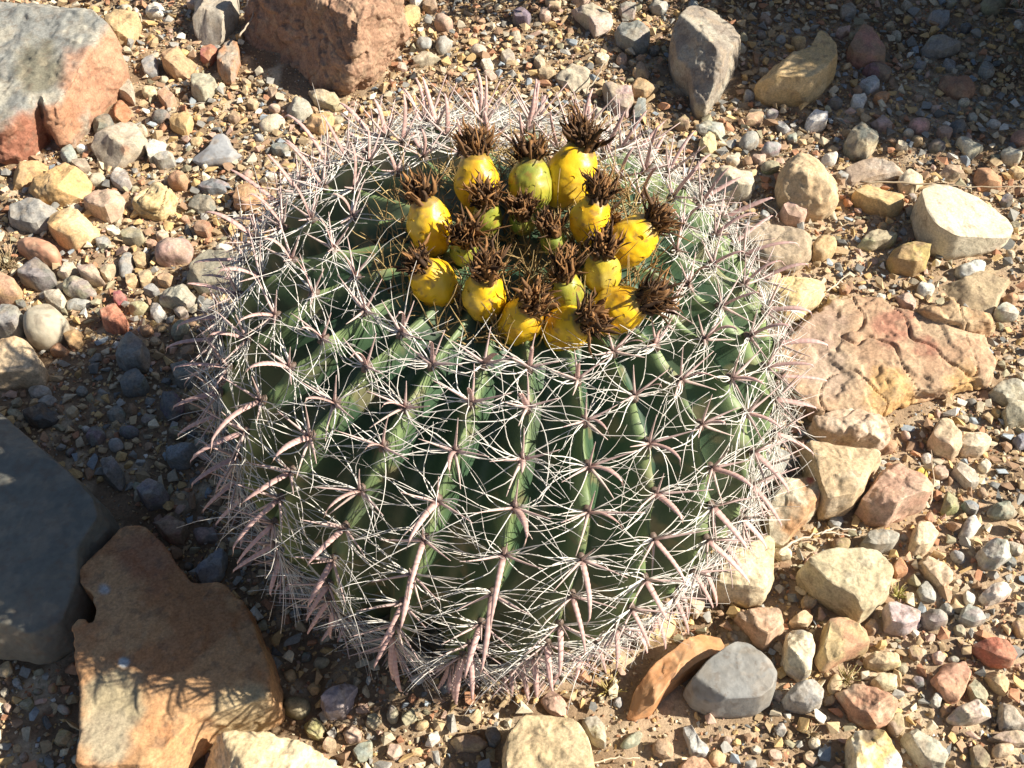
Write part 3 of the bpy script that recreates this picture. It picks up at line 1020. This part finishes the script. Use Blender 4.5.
PER = 14
mb = MB()
NS = 150
vv, cc, ff = [], [], []
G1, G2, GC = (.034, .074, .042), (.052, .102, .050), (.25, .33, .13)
for j in range(NS + 1):
    s = LARC * (j / NS)
    for i in range(NR * PER):
        k = i // PER
        ph = (i % PER) / PER
        d = min(ph, 1 - ph) * 2
        kk = k if ph < .5 else (k + 1) % NR
        ar = min((abs(s - a) for a in rib_areoles[kk]), default=1)
        bulge = math.exp(-(ar / 0.0085) ** 2) * math.exp(-(d / 0.3) ** 2)
        depth = math.sin(d * math.pi / 2) ** 1.15 - 0.13 * bulge
        th = TH_OFF + 2 * math.pi * i / (NR * PER)
        th += 0.012 * math.sin(s * 60 + k * 2.1) * math.exp(-(d / .5) ** 2)
        p, n, t = surf(th, s, depth)
        p = p + n * 0.0012 * noise.noise(p * 60)
        vv.append(p)
        c = lerp3(G1, G2, sstep(-.3, .4, noise.noise(p * 25)))
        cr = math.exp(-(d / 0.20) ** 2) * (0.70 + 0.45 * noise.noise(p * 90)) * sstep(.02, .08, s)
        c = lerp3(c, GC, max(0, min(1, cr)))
        # corky scars and dust
        sc_ = noise.fractal(p * 48 + Vector((5, 1, 7)), .8, 2.2, 3)
        c = lerp3(c, (.23, .19, .10), .6 * sstep(.34, .5, sc_))
        c = lerp3(c, (.17, .18, .12), .30 * sstep(.0, .6, noise.noise(p * 17 + Vector((2, 2, 2)))))
        old = sstep(LARC * .72, LARC * .95, s) * sstep(-.3, .3, noise.noise(p * 30))
        c = lerp3(c, (.25, .19, .10), old * 0.85)
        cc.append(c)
n_ = NR * PER
for j in range(NS):
    for i in range(n_):
        i2 = (i + 1) % n_
        ff.append((j * n_ + i, (j + 1) * n_ + i, (j + 1) * n_ + i2, j * n_ + i2))
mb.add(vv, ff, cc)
cactus = bpy.data.objects.new('barrel_cactus', None)
COL.objects.link(cactus)
tag(cactus, 'large green barrel cactus crowned with a ring of yellow fruits', 'cactus')
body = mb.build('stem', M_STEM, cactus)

HOOK_A, HOOK_B = (.46, .25, .225), (.74, .56, .505)
BR_A, BR_B = (.80, .78, .73), (.66, .61, .55)


def bristle(mb, p, d, n, L, w, rng, col, mi=0, wav=0.40):
    side = d.cross(n)
    c1, c2 = rng.gauss(0, wav), rng.gauss(0, wav * .6)
    k2 = rng.gauss(0, wav * .7)
    pts, rad = [], []
    m_ = 7
    for i in range(m_):
        t = i / (m_ - 1)
        q = p + d * (L * t) + side * (L * (c1 * t * t + k2 * math.sin(t * 5) * .25)) + n * (L * c2 * t * t)
        pts.append(q)
        rad.append(w * (1 - 0.75 * t ** 1.5))
    tube(mb, pts, rad, 3, col, mi)


def hooked(mb, p, n, t, b, rng, s, scale, mi=1):
    f = sstep(.10, .34, s)
    a = -0.22 + 0.98 * f + rng.gauss(0, .16)
    d = (n * 1.0 + t * a + b * rng.gauss(0, .16)).normalized()
    L = rng.uniform(.034, .048) * scale * (1 + .30 * (1 - sstep(.14, .26, s)) * sstep(-.1, .4, n.y))
    curl = (t * 1.0 - n * 0.25 + b * rng.gauss(0, .2)).normalized()
    pts, rad, cols = [], [], []
    m_ = 24
    hk = rng.uniform(.12, .42)
    tone = rng.uniform(.78, 1.1)
    wv_ = rng.uniform(-1, 1)
    for i in range(m_):
        u = i / (m_ - 1)
        q = p + d * (L * u * (1 - .10 * u)) + curl * (L * hk * u ** 3.2) - d * (L * .10 * sstep(.8, 1, u))
        pts.append(q)
        rad.append(.0026 * scale * (.85 + .15 * wv_) * (1 - .40 * u) * (1 + (.06 if i % 2 else -.06)) * (1 if u < .6 else max(.05, ((1 - u) / .4) ** .8)))
        band = (1 if i % 2 else 0) * rng.uniform(.5, 1.2)
        c = lerp3(HOOK_A, HOOK_B, min(1, .25 + .35 * band + .4 * sstep(.75, 1, u)))
        c = lerp3((.16, .10, .09), c, sstep(0, .16, u))
        if u > .93:
            c = lerp3(c, (.30, .19, .12), .6)
        cols.append(tuple(v * tone for v in c))
    nf = (n - d * n.dot(d))
    if nf.length < .15:
        nf = t - d * t.dot(d)
    nf = t - d * t.dot(d)
    tube(mb, pts, rad, 6, cols, mi, flat=(nf.normalized(), .17))


def straight(mb, p, d, n, L, w, rng, col, mi=1):
    pts, rad = [], []
    side = d.cross(n)
    c1 = rng.gauss(0, .07)
    cols = []
    for i in range(6):
        u = i / 5
        pts.append(p + d * (L * u) + side * (L * c1 * u * u))
        rad.append(w * (1 - .82 * u))
        cols.append(lerp3((.16, .11, .10), col, sstep(0, .25, u)))
    tube(mb, pts, rad, 5, cols, mi)


def areole_pad(mb, p, n, t, b, mi=1):
    verts, faces = [], []
    for (h_, r_) in ((-.001, .0036), (.0008, .0034), (.0022, .0018)):
        for k in range(7):
            a = 2 * math.pi * k / 7
            verts.append(p + n * h_ + b * (math.cos(a) * r_ * .8) + t * (math.sin(a) * r_ * 1.2))
    for j in range(2):
        for k in range(7):
            k2 = (k + 1) % 7
            faces.append((j * 7 + k, j * 7 + k2, (j + 1) * 7 + k2, (j + 1) * 7 + k))
    faces.append(tuple(range(14, 21)))
    mb.add(verts, faces, (.13, .09, .07), mi)


def cluster(mb, mh, p, n, t, s, rng, young=False):
    b = n.cross(t).normalized()
    areole_pad(mb, p, n, t, b)
    p = p + n * .001
    sc = 0.78 + 0.22 * sstep(.10, .2, s)
    nb = rng.randint(13, 17)
    for i in range(nb):
        sgn = 1 if i % 2 else -1
        a = rng.gauss(0, .52)
        d = (b * (sgn * math.cos(a)) + t * math.sin(a) + n * rng.uniform(.04, .42)).normalized()
        bristle(mb, p, d, n, rng.uniform(.026, .047) * sc, rng.choice((1, 1, 1, .6)) * rng.uniform(.00036, .00054), rng, lerp3(lerp3(BR_A, BR_B, rng.random() ** 1.6), (.40, .32, .24), .6 * sstep(.30, .45, s) * rng.random()), 0)
    top = (1 - sstep(.15, .24, s)) * sstep(.05, .45, n.y)
    for sg in (-1, 1):
        d = (b * sg * (1.0 - .55 * top) + n * rng.uniform(.6, .9) + t * rng.uniform(-.35, .1)).normalized()
        straight(mb, p, d, n, rng.uniform(.024, .034) * sc * (1 + .25 * top), .0011 + .0003 * top, rng, (.54, .40, .37))
    d = (-t * 1.0 + n * rng.uniform(.7, 1.1)).normalized()
    straight(mb, p, d, n, rng.uniform(.022, .031) * sc * (1 + .25 * top), .0011 + .0003 * top, rng, (.50, .37, .34))
    if rng.random() < .6:
        d = (t * .8 + n * .6 + b * rng.choice((-.5, .5))).normalized()
        straight(mb, p, d, n, rng.uniform(.02, .03) * sc, .0012, rng, (.55, .43, .38))
    hooked(mh, p, n, t, b, rng, s, sc * rng.uniform(.9, 1.1), 1 if mh is mb else 0)


allc = []
for k in range(NR):
    for s in rib_areoles[k]:
        th = TH_OFF + 2 * math.pi * k / NR
        p, n, t = surf(th, s, -0.13)
        v = (CAM - p).normalized()
        x, y = proj(p)
        vis = n.dot(v)
        if -60 < x < W + 60 and vis > -0.3:
            score = (0.45 + vis) / (CAM - p).length ** 2
        else:
            score = -1
        allc.append((score, p, n, t, s))
allc.sort(key=lambda q: -q[0])
rngs = random.Random(12)
mass = MB()
for i, (sc_, p, n, t, s) in enumerate(allc):
    if i < 100:
        a, h_ = MB(), MB()
        cluster(a, h_, p, n, t, s, rngs)
        co = a.build('spine_cluster', [M_BRISTLE, M_SPINE], cactus)
        h_.build('hooked_spine', M_SPINE, co)
    else:
        cluster(mass, mass, p, n, t, s, rngs)
mo = mass.build('spine_mass', [M_BRISTLE, M_SPINE], cactus)
mo['kind'] = 'stuff'

# fruits: (fruit px, py, tuft px, py, height above the crown, half width px, ripe 0..1, axis towards the camera)
CROWN = AX @ (Vector((0, 0, .305)) - PIV) + PIV
FR = [(477, 183, 477, 138, .030, 23, 1, 0), (531, 186, 530, 150, .030, 22, .25, 0), (570, 176, 587, 137, .030, 25, 1, 0), (430, 227, 421, 186, .026, 23, 1, 0.1),
      (590, 220, 600, 190, .034, 20, 1, 0.1), (630, 242, 664, 215, .022, 24, 1, 0.0), (435, 284, 410, 256, .016, 23, 1, .3), (484, 297, 485, 274, .018, 22, 1, .35),
      (521, 322, 529, 309, .008, 22, .95, .5), (566, 329, 590, 320, .004, 23, 1, .45), (617, 311, 647, 300, .010, 24, 1, .2), (602, 272, 601, 248, .026, 19, .55, .3),
      (566, 292, 561, 268, .020, 18, .3, .3), (487, 217, 486, 197, .026, 15, .2, .4), (464, 250, 464, 242, .018, 14, .2, .6), (553, 242, 552, 222, .018, 13, .1, .4),
      (523, 222, 522, 212, .018, 13, .1, .6), (600, 238, 603, 226, .012, 14, .3, .6)]
rngf = random.Random(21)


def lathe_fruit(mb, base, ax, L, rw, ripe, rng):
    a = ax.orthogonal().normalized()
    b = ax.cross(a)
    NA, NL = 48, 34
    green, yel, dark = (.16, .26, .05), (.80, .50, .012), (.62, .33, .012)
    verts, cols, faces = [], [], []
    for j in range(NL + 1):
        u = j / NL
        r = rw * (math.sin(math.pi * (0.04 + .88 * u)) ** .62) * (1 - .10 * (u - .4))
        for i in range(NA):
            an = 2 * math.pi * i / NA
            q = base + ax * (L * u) + (a * math.cos(an) + b * math.sin(an)) * r
            q = q + (q - (base + ax * L * .5)).normalized() * (.0013 * noise.noise(q * 95) + .0006 * noise.noise(q * 260))
            verts.append(q)
            nz = .5 + .5 * noise.fractal(q * 75, .8, 2, 3)
            c = lerp3(yel, dark, sstep(.55, .85, nz))
            g_ = (1 - ripe) + .35 * (1 - ripe) * (nz - .5)
            g_ += .30 * sstep(.25, .0, u)
            c = lerp3(c, green, max(0, min(1, g_)))
            sc_ = noise.fractal(q * 210 + Vector((3, 8, 2)), .8, 2.2, 3)
            c = lerp3(c, (.30, .17, .04), .75 * sstep(.38, .5, sc_))
            c = lerp3(c, (.55, .42, .10), .45 * sstep(.1, .6, noise.noise(q * 60 - Vector((4, 4, 4)))))
            if u > .90:
                c = lerp3(c, (.16, .10, .04), .7)
            cols.append(c)
    for j in range(NL):
        for i in range(NA):
            i2 = (i + 1) % NA
            faces.append((j * NA + i, j * NA + i2, (j + 1) * NA + i2, (j + 1) * NA + i))
    faces.append(tuple(NL * NA + i for i in range(NA)))
    faces.append(tuple(reversed(range(NA))))
    mb.add(verts, faces, cols, 0)
    # half moon scales in the skin
    for j in range(3):
        u = .32 + .2 * j
        for i in range(4):
            an = 2 * math.pi * (i + .5 * (j % 2) + rng.uniform(-.2, .2)) / 4
            r = rw * (math.sin(math.pi * (0.04 + .88 * u)) ** .62) * (1 - .10 * (u - .4))
            er = a * math.cos(an) + b * math.sin(an)
            et = ax.cross(er)
            c0 = base + ax * (L * u) + er * (r * 1.0)
            sv, sf = [], []
            wv = .0017
            for k in range(7):
                tt = math.pi * k / 6
                sv.append(c0 + et * (math.cos(tt) * wv) + ax * (math.sin(tt) * wv * .9) + er * (.0003 * math.sin(tt) + .0001))
            for k in range(7):
                tt = math.pi * k / 6
                sv.append(c0 + et * (math.cos(tt) * wv) + ax * (math.sin(tt) * wv * .9 * .2) - er * .0006)
            for k in range(6):
                sf.append((k, k + 1, 8 + k, 7 + k))
            sc = lerp3((.22, .28, .06), (.74, .48, .03), ripe * rng.uniform(.7, 1))
            mb.add(sv, sf, sc, 0)


def tuft(mb, base, ax, L, rw, rng, spread=1.0, dark=1.0):
    spread *= rng.uniform(.40, .95)
    a = ax.orthogonal().normalized()
    b = ax.cross(a)
    hue = rng.random()
    lean = Vector((rng.gauss(0, .22), rng.gauss(0, .22), rng.gauss(0, .1)))
    L *= rng.uniform(.72, 1.12)
    for i in range(rng.randint(90, 150)):
        an = rng.uniform(0, 2 * math.pi)
        er = a * math.cos(an) + b * math.sin(an)
        k = rng.random() ** .6
        r0 = rw * .42 * k
        p = base + er * r0 - ax * .002
        out = k * rng.uniform(.35, .85) * spread
        l = L * rng.uniform(.55, 1.25) * (1 - .25 * k)
        d = (ax + er * out + Vector((rng.gauss(0, .22), rng.gauss(0, .22), rng.gauss(0, .2))) + lean).normalized()
        curl = rng.uniform(-.35, .6) * k
        tw = ax.cross(er) * rng.gauss(0, .2)
        pts, rad, cols = [], [], []
        wid = rng.choice((.05, .07, .10, .13))
        jit = Vector((rng.gauss(0, 1), rng.gauss(0, 1), rng.gauss(0, 1))).normalized()
        c = lerp3((.040, .022, .012), (.25, .125, .045), min(1, rng.random() ** (2.4 - 1.4 * hue)))
        c = tuple(v * dark for v in c)
        for j in range(6):
            u = j / 5
            pts.append(p + d * (l * u) + er * (l * curl * u ** 2.5) + tw * (l * u * u) + jit * (l * .17 * math.sin(u * 6 + i)))
            rad.append(rw * wid * (1 - .15 * u) * (1 if u < .75 else max(.12, (1 - u) / .25)))
            cols.append(lerp3(tuple(v * .8 for v in c), tuple(v * 1.35 for v in c), u))
        tube(mb, pts, rad, 4, cols, 0, flat=(er, .28))


for (fx, fy, tx, ty, hz, hw, ripe, toward) in FR:
    fc = at(fx, fy, CROWN.z + hz * .72)
    depth = (fc - CAM).dot(FWD)
    rw = hw * depth / FPX
    tp = at_depth(tx, ty, fc)
    ax = (tp - fc)
    plen = ax.length
    ax.normalize()
    # lean the axis out of the picture plane so that it points up from the crown
    up = (CAM - fc).normalized()
    ax = (ax * (1 - .45 * toward) + up * (.35 + toward)).normalized() if toward else (ax + up * .28).normalized()
    L = rw * rngf.uniform(2.5, 2.75)
    base = fc - ax * (L * .5)
    fb = MB()
    lathe_fruit(fb, base, ax, L, rw, ripe, rngf)
    fo = fb.build('fruit', M_FRUIT, cactus)
    if ripe < .6:
        fo['label'] = 'green unripe fruit'
    else:
        fo['label'] = 'ripe yellow fruit'
    tb = MB()
    big = 1.0 if ripe > .9 else .9
    tuft(tb, base + ax * (L * .95), ax, max(.021, min(.031, rw * 1.45)) * big, max(rw, .0145) * .95, rngf, 1.0, 1.0)
    tb.build('dried_flower', M_DRY, fo)

# tan fibres and wool in the middle of the crown
wb = MB()
for i in range(1000):
    r = .088 * math.sqrt(rngf.random())
    an = rngf.uniform(0, 6.283)
    p = CROWN + Vector((r * math.cos(an), r * math.sin(an), -.002))
    d = Vector((rngf.gauss(0, .7), rngf.gauss(0, .7), 1)).normalized()
    bristle(wb, p, d, Vector((.3, .2, 1)).normalized(), rngf.uniform(.014, .032), .0006, rngf,
            lerp3((.50, .37, .17), (.22, .14, .06), rngf.random()), 0, .5)
wb.build('crown_fibres', M_DRY, cactus)


# ------------------------------------------------------------------ second cactus, mostly beyond the far right corner
def second_cactus(loc, rz, sc):
    r = bpy.data.objects.new('barrel_cactus', None)
    COL.objects.link(r)
    r.location = loc
    r.rotation_euler = (0, 0, rz)
    r.scale = (sc, sc, sc)
    tag(r, 'second barrel cactus reaching in at the shaded far right corner', 'cactus')
    s2 = body.copy()
    COL.objects.link(s2)
    s2.parent = r
    m2 = MB()
    rr = random.Random(5)
    for (sc_, p, n, t, s) in allc:
        cluster(m2, m2, p, n, t, s, rr)
    o = m2.build('spine_mass', [M_BRISTLE, M_SPINE], r)
    o['kind'] = 'stuff'


p2 = at(1180, 40)
second_cactus((p2.x, p2.y, 0), R(140), 1.15)


# ------------------------------------------------------------------ thin shrub past the far edge, its shade dapples the gravel
def shrub(loc, h, n, label, seed, lean=-.42):
    rr = random.Random(seed)
    r = bpy.data.objects.new('desert_shrub', None)
    COL.objects.link(r)
    r.location = loc
    tag(r, label, 'shrub')
    sb, lb = MB(), MB()
    for i in range(n):
        a = rr.uniform(0, 6.28)
        d = Vector((math.cos(a) * rr.uniform(.1, .6), math.sin(a) * rr.uniform(.1, .5) + lean, 1)).normalized()
        P = [Vector((0, 0, -.01))]
        m_ = 9
        for k in range(m_):
            d = (d + Vector((rr.gauss(0, .16), rr.gauss(0, .16), rr.gauss(0, .08)))).normalized()
            P.append(P[-1] + d * (h * rr.uniform(.8, 1.2) / m_))
            if k > 2:
                for q in range(5):
                    e = Vector((rr.gauss(0, 1), rr.gauss(0, 1), rr.gauss(0, .7))).normalized()
                    c = P[-1] + e * rr.uniform(.004, .03)
                    u, v = e.orthogonal().normalized(), e.cross(e.orthogonal().normalized())
                    l = rr.uniform(.005, .010)
                    lb.add([c - u * l * .4, c + e * l * .6, c + u * l * .4, c - e * l * 1.2 + v * .001], [(0, 1, 2, 3)],
                           lerp3((.07, .10, .03), (.13, .14, .05), rr.random()))
        tube(sb, P, [.004 * (1 - .8 * k / m_) for k in range(m_ + 1)], 5, (.20, .15, .11))
    sb.build('branches', M_DRY, r)
    lb.build('leaves', M_DRY, r)


for (qx, qy, hh, nn, lb_, sd) in ((610, -40, .22, 34, 'thin leafy shrub past the far edge, nearest the rough brown boulder', 4),
                                  (1260, -40, .42, 80, 'unseen dense shrub added beyond the second cactus to darken the far right corner', 22),  # added out of view to block sky light and deepen the corner shade
                                  (340, -38, .2, 30, 'thin leafy shrub past the far edge above the pale grey wedge', 15),
                                  (770, -45, .24, 34, 'thin leafy shrub past the far edge, nearest the dark pointed boulder', 9)):
    q = at(qx, qy)
    shrub((q.x, q.y, 0), hh, nn, lb_, sd)

# ------------------------------------------------------------------ dry twigs and weeds
def twig(pts_px, w, col, label, z=.012):
    b = MB()
    P = []
    for (px, py) in pts_px:
        p = at(px, py, z)
        P.append(p)
    Q = []
    for i in range(len(P) - 1):
        for k in range(5):
            q = P[i].lerp(P[i + 1], k / 5)
            Q.append(q + Vector((random.gauss(0, .0006), random.gauss(0, .0006), random.gauss(0, .0005))))
    Q.append(P[-1])
    n = len(Q)
    tube(b, Q, [w * (1 - .6 * i / n) for i in range(n)], 5, col)
    o = b.build('dry_twig', M_DRY, None, tuple(P[0]))
    tag(o, label, 'twig', 'dry twigs on the gravel')


twig([(860, 182), (915, 183), (970, 187), (1026, 186)], .0011, (.40, .32, .22), 'long thin dry stem lying across the pebbles above the big cream slab', .016)
twig([(777, 552), (800, 538), (822, 532), (850, 536)], .0013, (.62, .54, .42), 'pale bent dry twig below the salmon pink block')
twig([(822, 534), (835, 528), (856, 530)], .0009, (.66, .60, .50), 'short pale dry twig tip beside the bent twig under the salmon block')
twig([(930, 505), (934, 480), (931, 450)], .0009, (.45, .35, .25), 'thin curved dry stem right of the salmon pink block')
twig([(184, 104), (205, 103)], .0008, (.5, .44, .36), 'short thin stem beside the pale green grey stone')
twig([(586, 93), (596, 78), (604, 62)], .0012, (.38, .32, .24), 'brown dry stick standing behind the far spines', .02)
twig([(240, 36), (250, 20), (258, 4)], .0013, (.42, .34, .26), 'brown stem leaning at the left end of the rough brown boulder', .03)
twig([(760, 200), (775, 212), (779, 222)], .0006, (.5, .42, .34), 'fine dry stem left of the grainy tan rock', .03)
twig([(590, 765), (615, 757), (640, 758)], .0008, (.6, .5, .36), 'pale straw right of the cream yellow block')
twig([(827, 292), (838, 283), (850, 273)], .0009, (.62, .52, .40), 'pale straw sticking out by the bright yellow cream rock', .014)


def weed(px, py, r_px, label, c1, c2, n=34):
    p = at(px, py)
    r = r_px * (at(px + 1, py) - p).length
    b = MB()
    rr = random.Random(px)
    for i in range(n):
        a = rr.uniform(0, 6.28)
        d = Vector((math.cos(a) * rr.uniform(.2, 1), math.sin(a) * rr.uniform(.2, 1), rr.uniform(.4, 1))).normalized()
        bristle(b, p, d, Vector((0, 0, 1)), r * rr.uniform(.7, 1.3), .0007, rr, lerp3(c1, c2, rr.random()), 0, .35)
    o = b.build('weed', M_DRY, None, tuple(p))
    tag(o, label, 'weed', 'little weeds between the stones')


weed(897, 597, 13, 'tiny yellow green weed above the lilac grey stone', (.38, .38, .10), (.5, .42, .2))
weed(845, 680, 16, 'wispy dry weed beside the oval tan pebble', (.36, .33, .14), (.5, .4, .24))
weed(609, 693, 17, 'spiky yellow dry weed below the front spines', (.40, .33, .10), (.5, .38, .18))
weed(852, 443, 10, 'mossy yellow tuft on the broken pale chunk', (.42, .36, .08), (.5, .42, .16))
weed(6, 268, 22, 'dry brown grass tuft at the left edge above a pinkish stone', (.34, .26, .14), (.48, .38, .24), 60)
weed(810, 735, 12, 'small dry brown tuft left of the yellow and white stone', (.34, .27, .18), (.45, .36, .22))

# ------------------------------------------------------------------ labels of the stones
LMS = [
    ('large two-toned', 'two-toned boulder'), ('rough brown boulder', 'rough brown boulder'), ('large smooth grey', 'big smooth grey boulder'),
    ('big jagged', 'jagged rust slab'), ('pale yellow boulder', 'pale yellow bottom boulder'), ('cream yellow block', 'cream yellow block'),
    ('wide cracked', 'cracked sandstone slab'), ('big flat cream', 'big cream slab'), ('dark grey brown', 'dark pointed boulder'),
    ('two lobed', 'two lobed ochre rock'), ('rounded grainy', 'grainy tan rock'), ('long curved', 'long orange stone'),
    ('smooth grey faceted', 'grey faceted block'), ('big khaki', 'khaki wedge stone'), ('salmon pink', 'salmon pink block'),
    ('large tan rock', 'large wedged tan rock'), ('tall cream', 'tall cream stone'), ('bright yellow cream', 'bright yellow cream rock'),
    ('blue grey heart', 'blue grey heart shaped stone'), ('terracotta', 'terracotta cobble'), ('broad smooth', 'broad beige cobble'),
    ('coral red', 'coral red stone'), ('large golden', 'large golden stone'), ('golden angular', 'golden angular stone'),
    ('yellow tan', 'cracked yellow tan stone'), ('mauve pitted', 'mauve cobble'), ('long beige', 'long brown-spotted stone'),
    ('pale grey wedge', 'pale grey top wedge'), ('yellow and white', 'yellow and white stone'), ('lilac stone', 'lilac front stone')]
lmpos = []
for st in stones:
    for k, nm in LMS:
        if st['lm'] and st['desc'].startswith(k):
            lmpos.append((st['px'], st['py'], st['size'], nm))
used = set()
for st in stones:
    o = st['ob']
    if st['lm']:
        lab = st['desc']
        used.add(lab)
        tag(o, lab, {'boulder': 'boulder', 'slab': 'rock slab'}.get(st['kind'], 'stone'), GROUP_S)
        continue
    cands = []
    for (lx, ly, ls, nm) in lmpos:
        dx, dy = st['px'] - lx, st['py'] - ly
        gap = math.hypot(dx, dy) - ls * .45
        if abs(dx) > abs(dy) * 2.2:
            rel = 'right of' if dx > 0 else 'left of'
        elif abs(dy) > abs(dx) * 2.2:
            rel = 'below' if dy > 0 else 'above'
        else:
            rel = ('below and ' if dy > 0 else 'above and ') + ('right of' if dx > 0 else 'left of')
        near = 'close ' if gap < 40 else ('' if gap < 90 else 'well ')
        cands.append((gap, near + rel + ' the ' + nm))
    cands.sort()
    lab = None
    for gp, c in cands[:3]:
        t_ = '%s %s %s' % (st['desc'], st['kind'], c)
        if t_ not in used and len(t_.split()) <= 16:
            lab = t_
            break
    if lab is None:
        lab = '%s %s %s, the %s one' % (st['desc'], st['kind'], cands[3][1], 'larger' if st['size'] > 14 else 'smaller')
    used.add(lab)
    tag(o, lab, st['kind'], GROUP_S if st['kind'] == 'stone' else 'pebbles scattered among the stones')
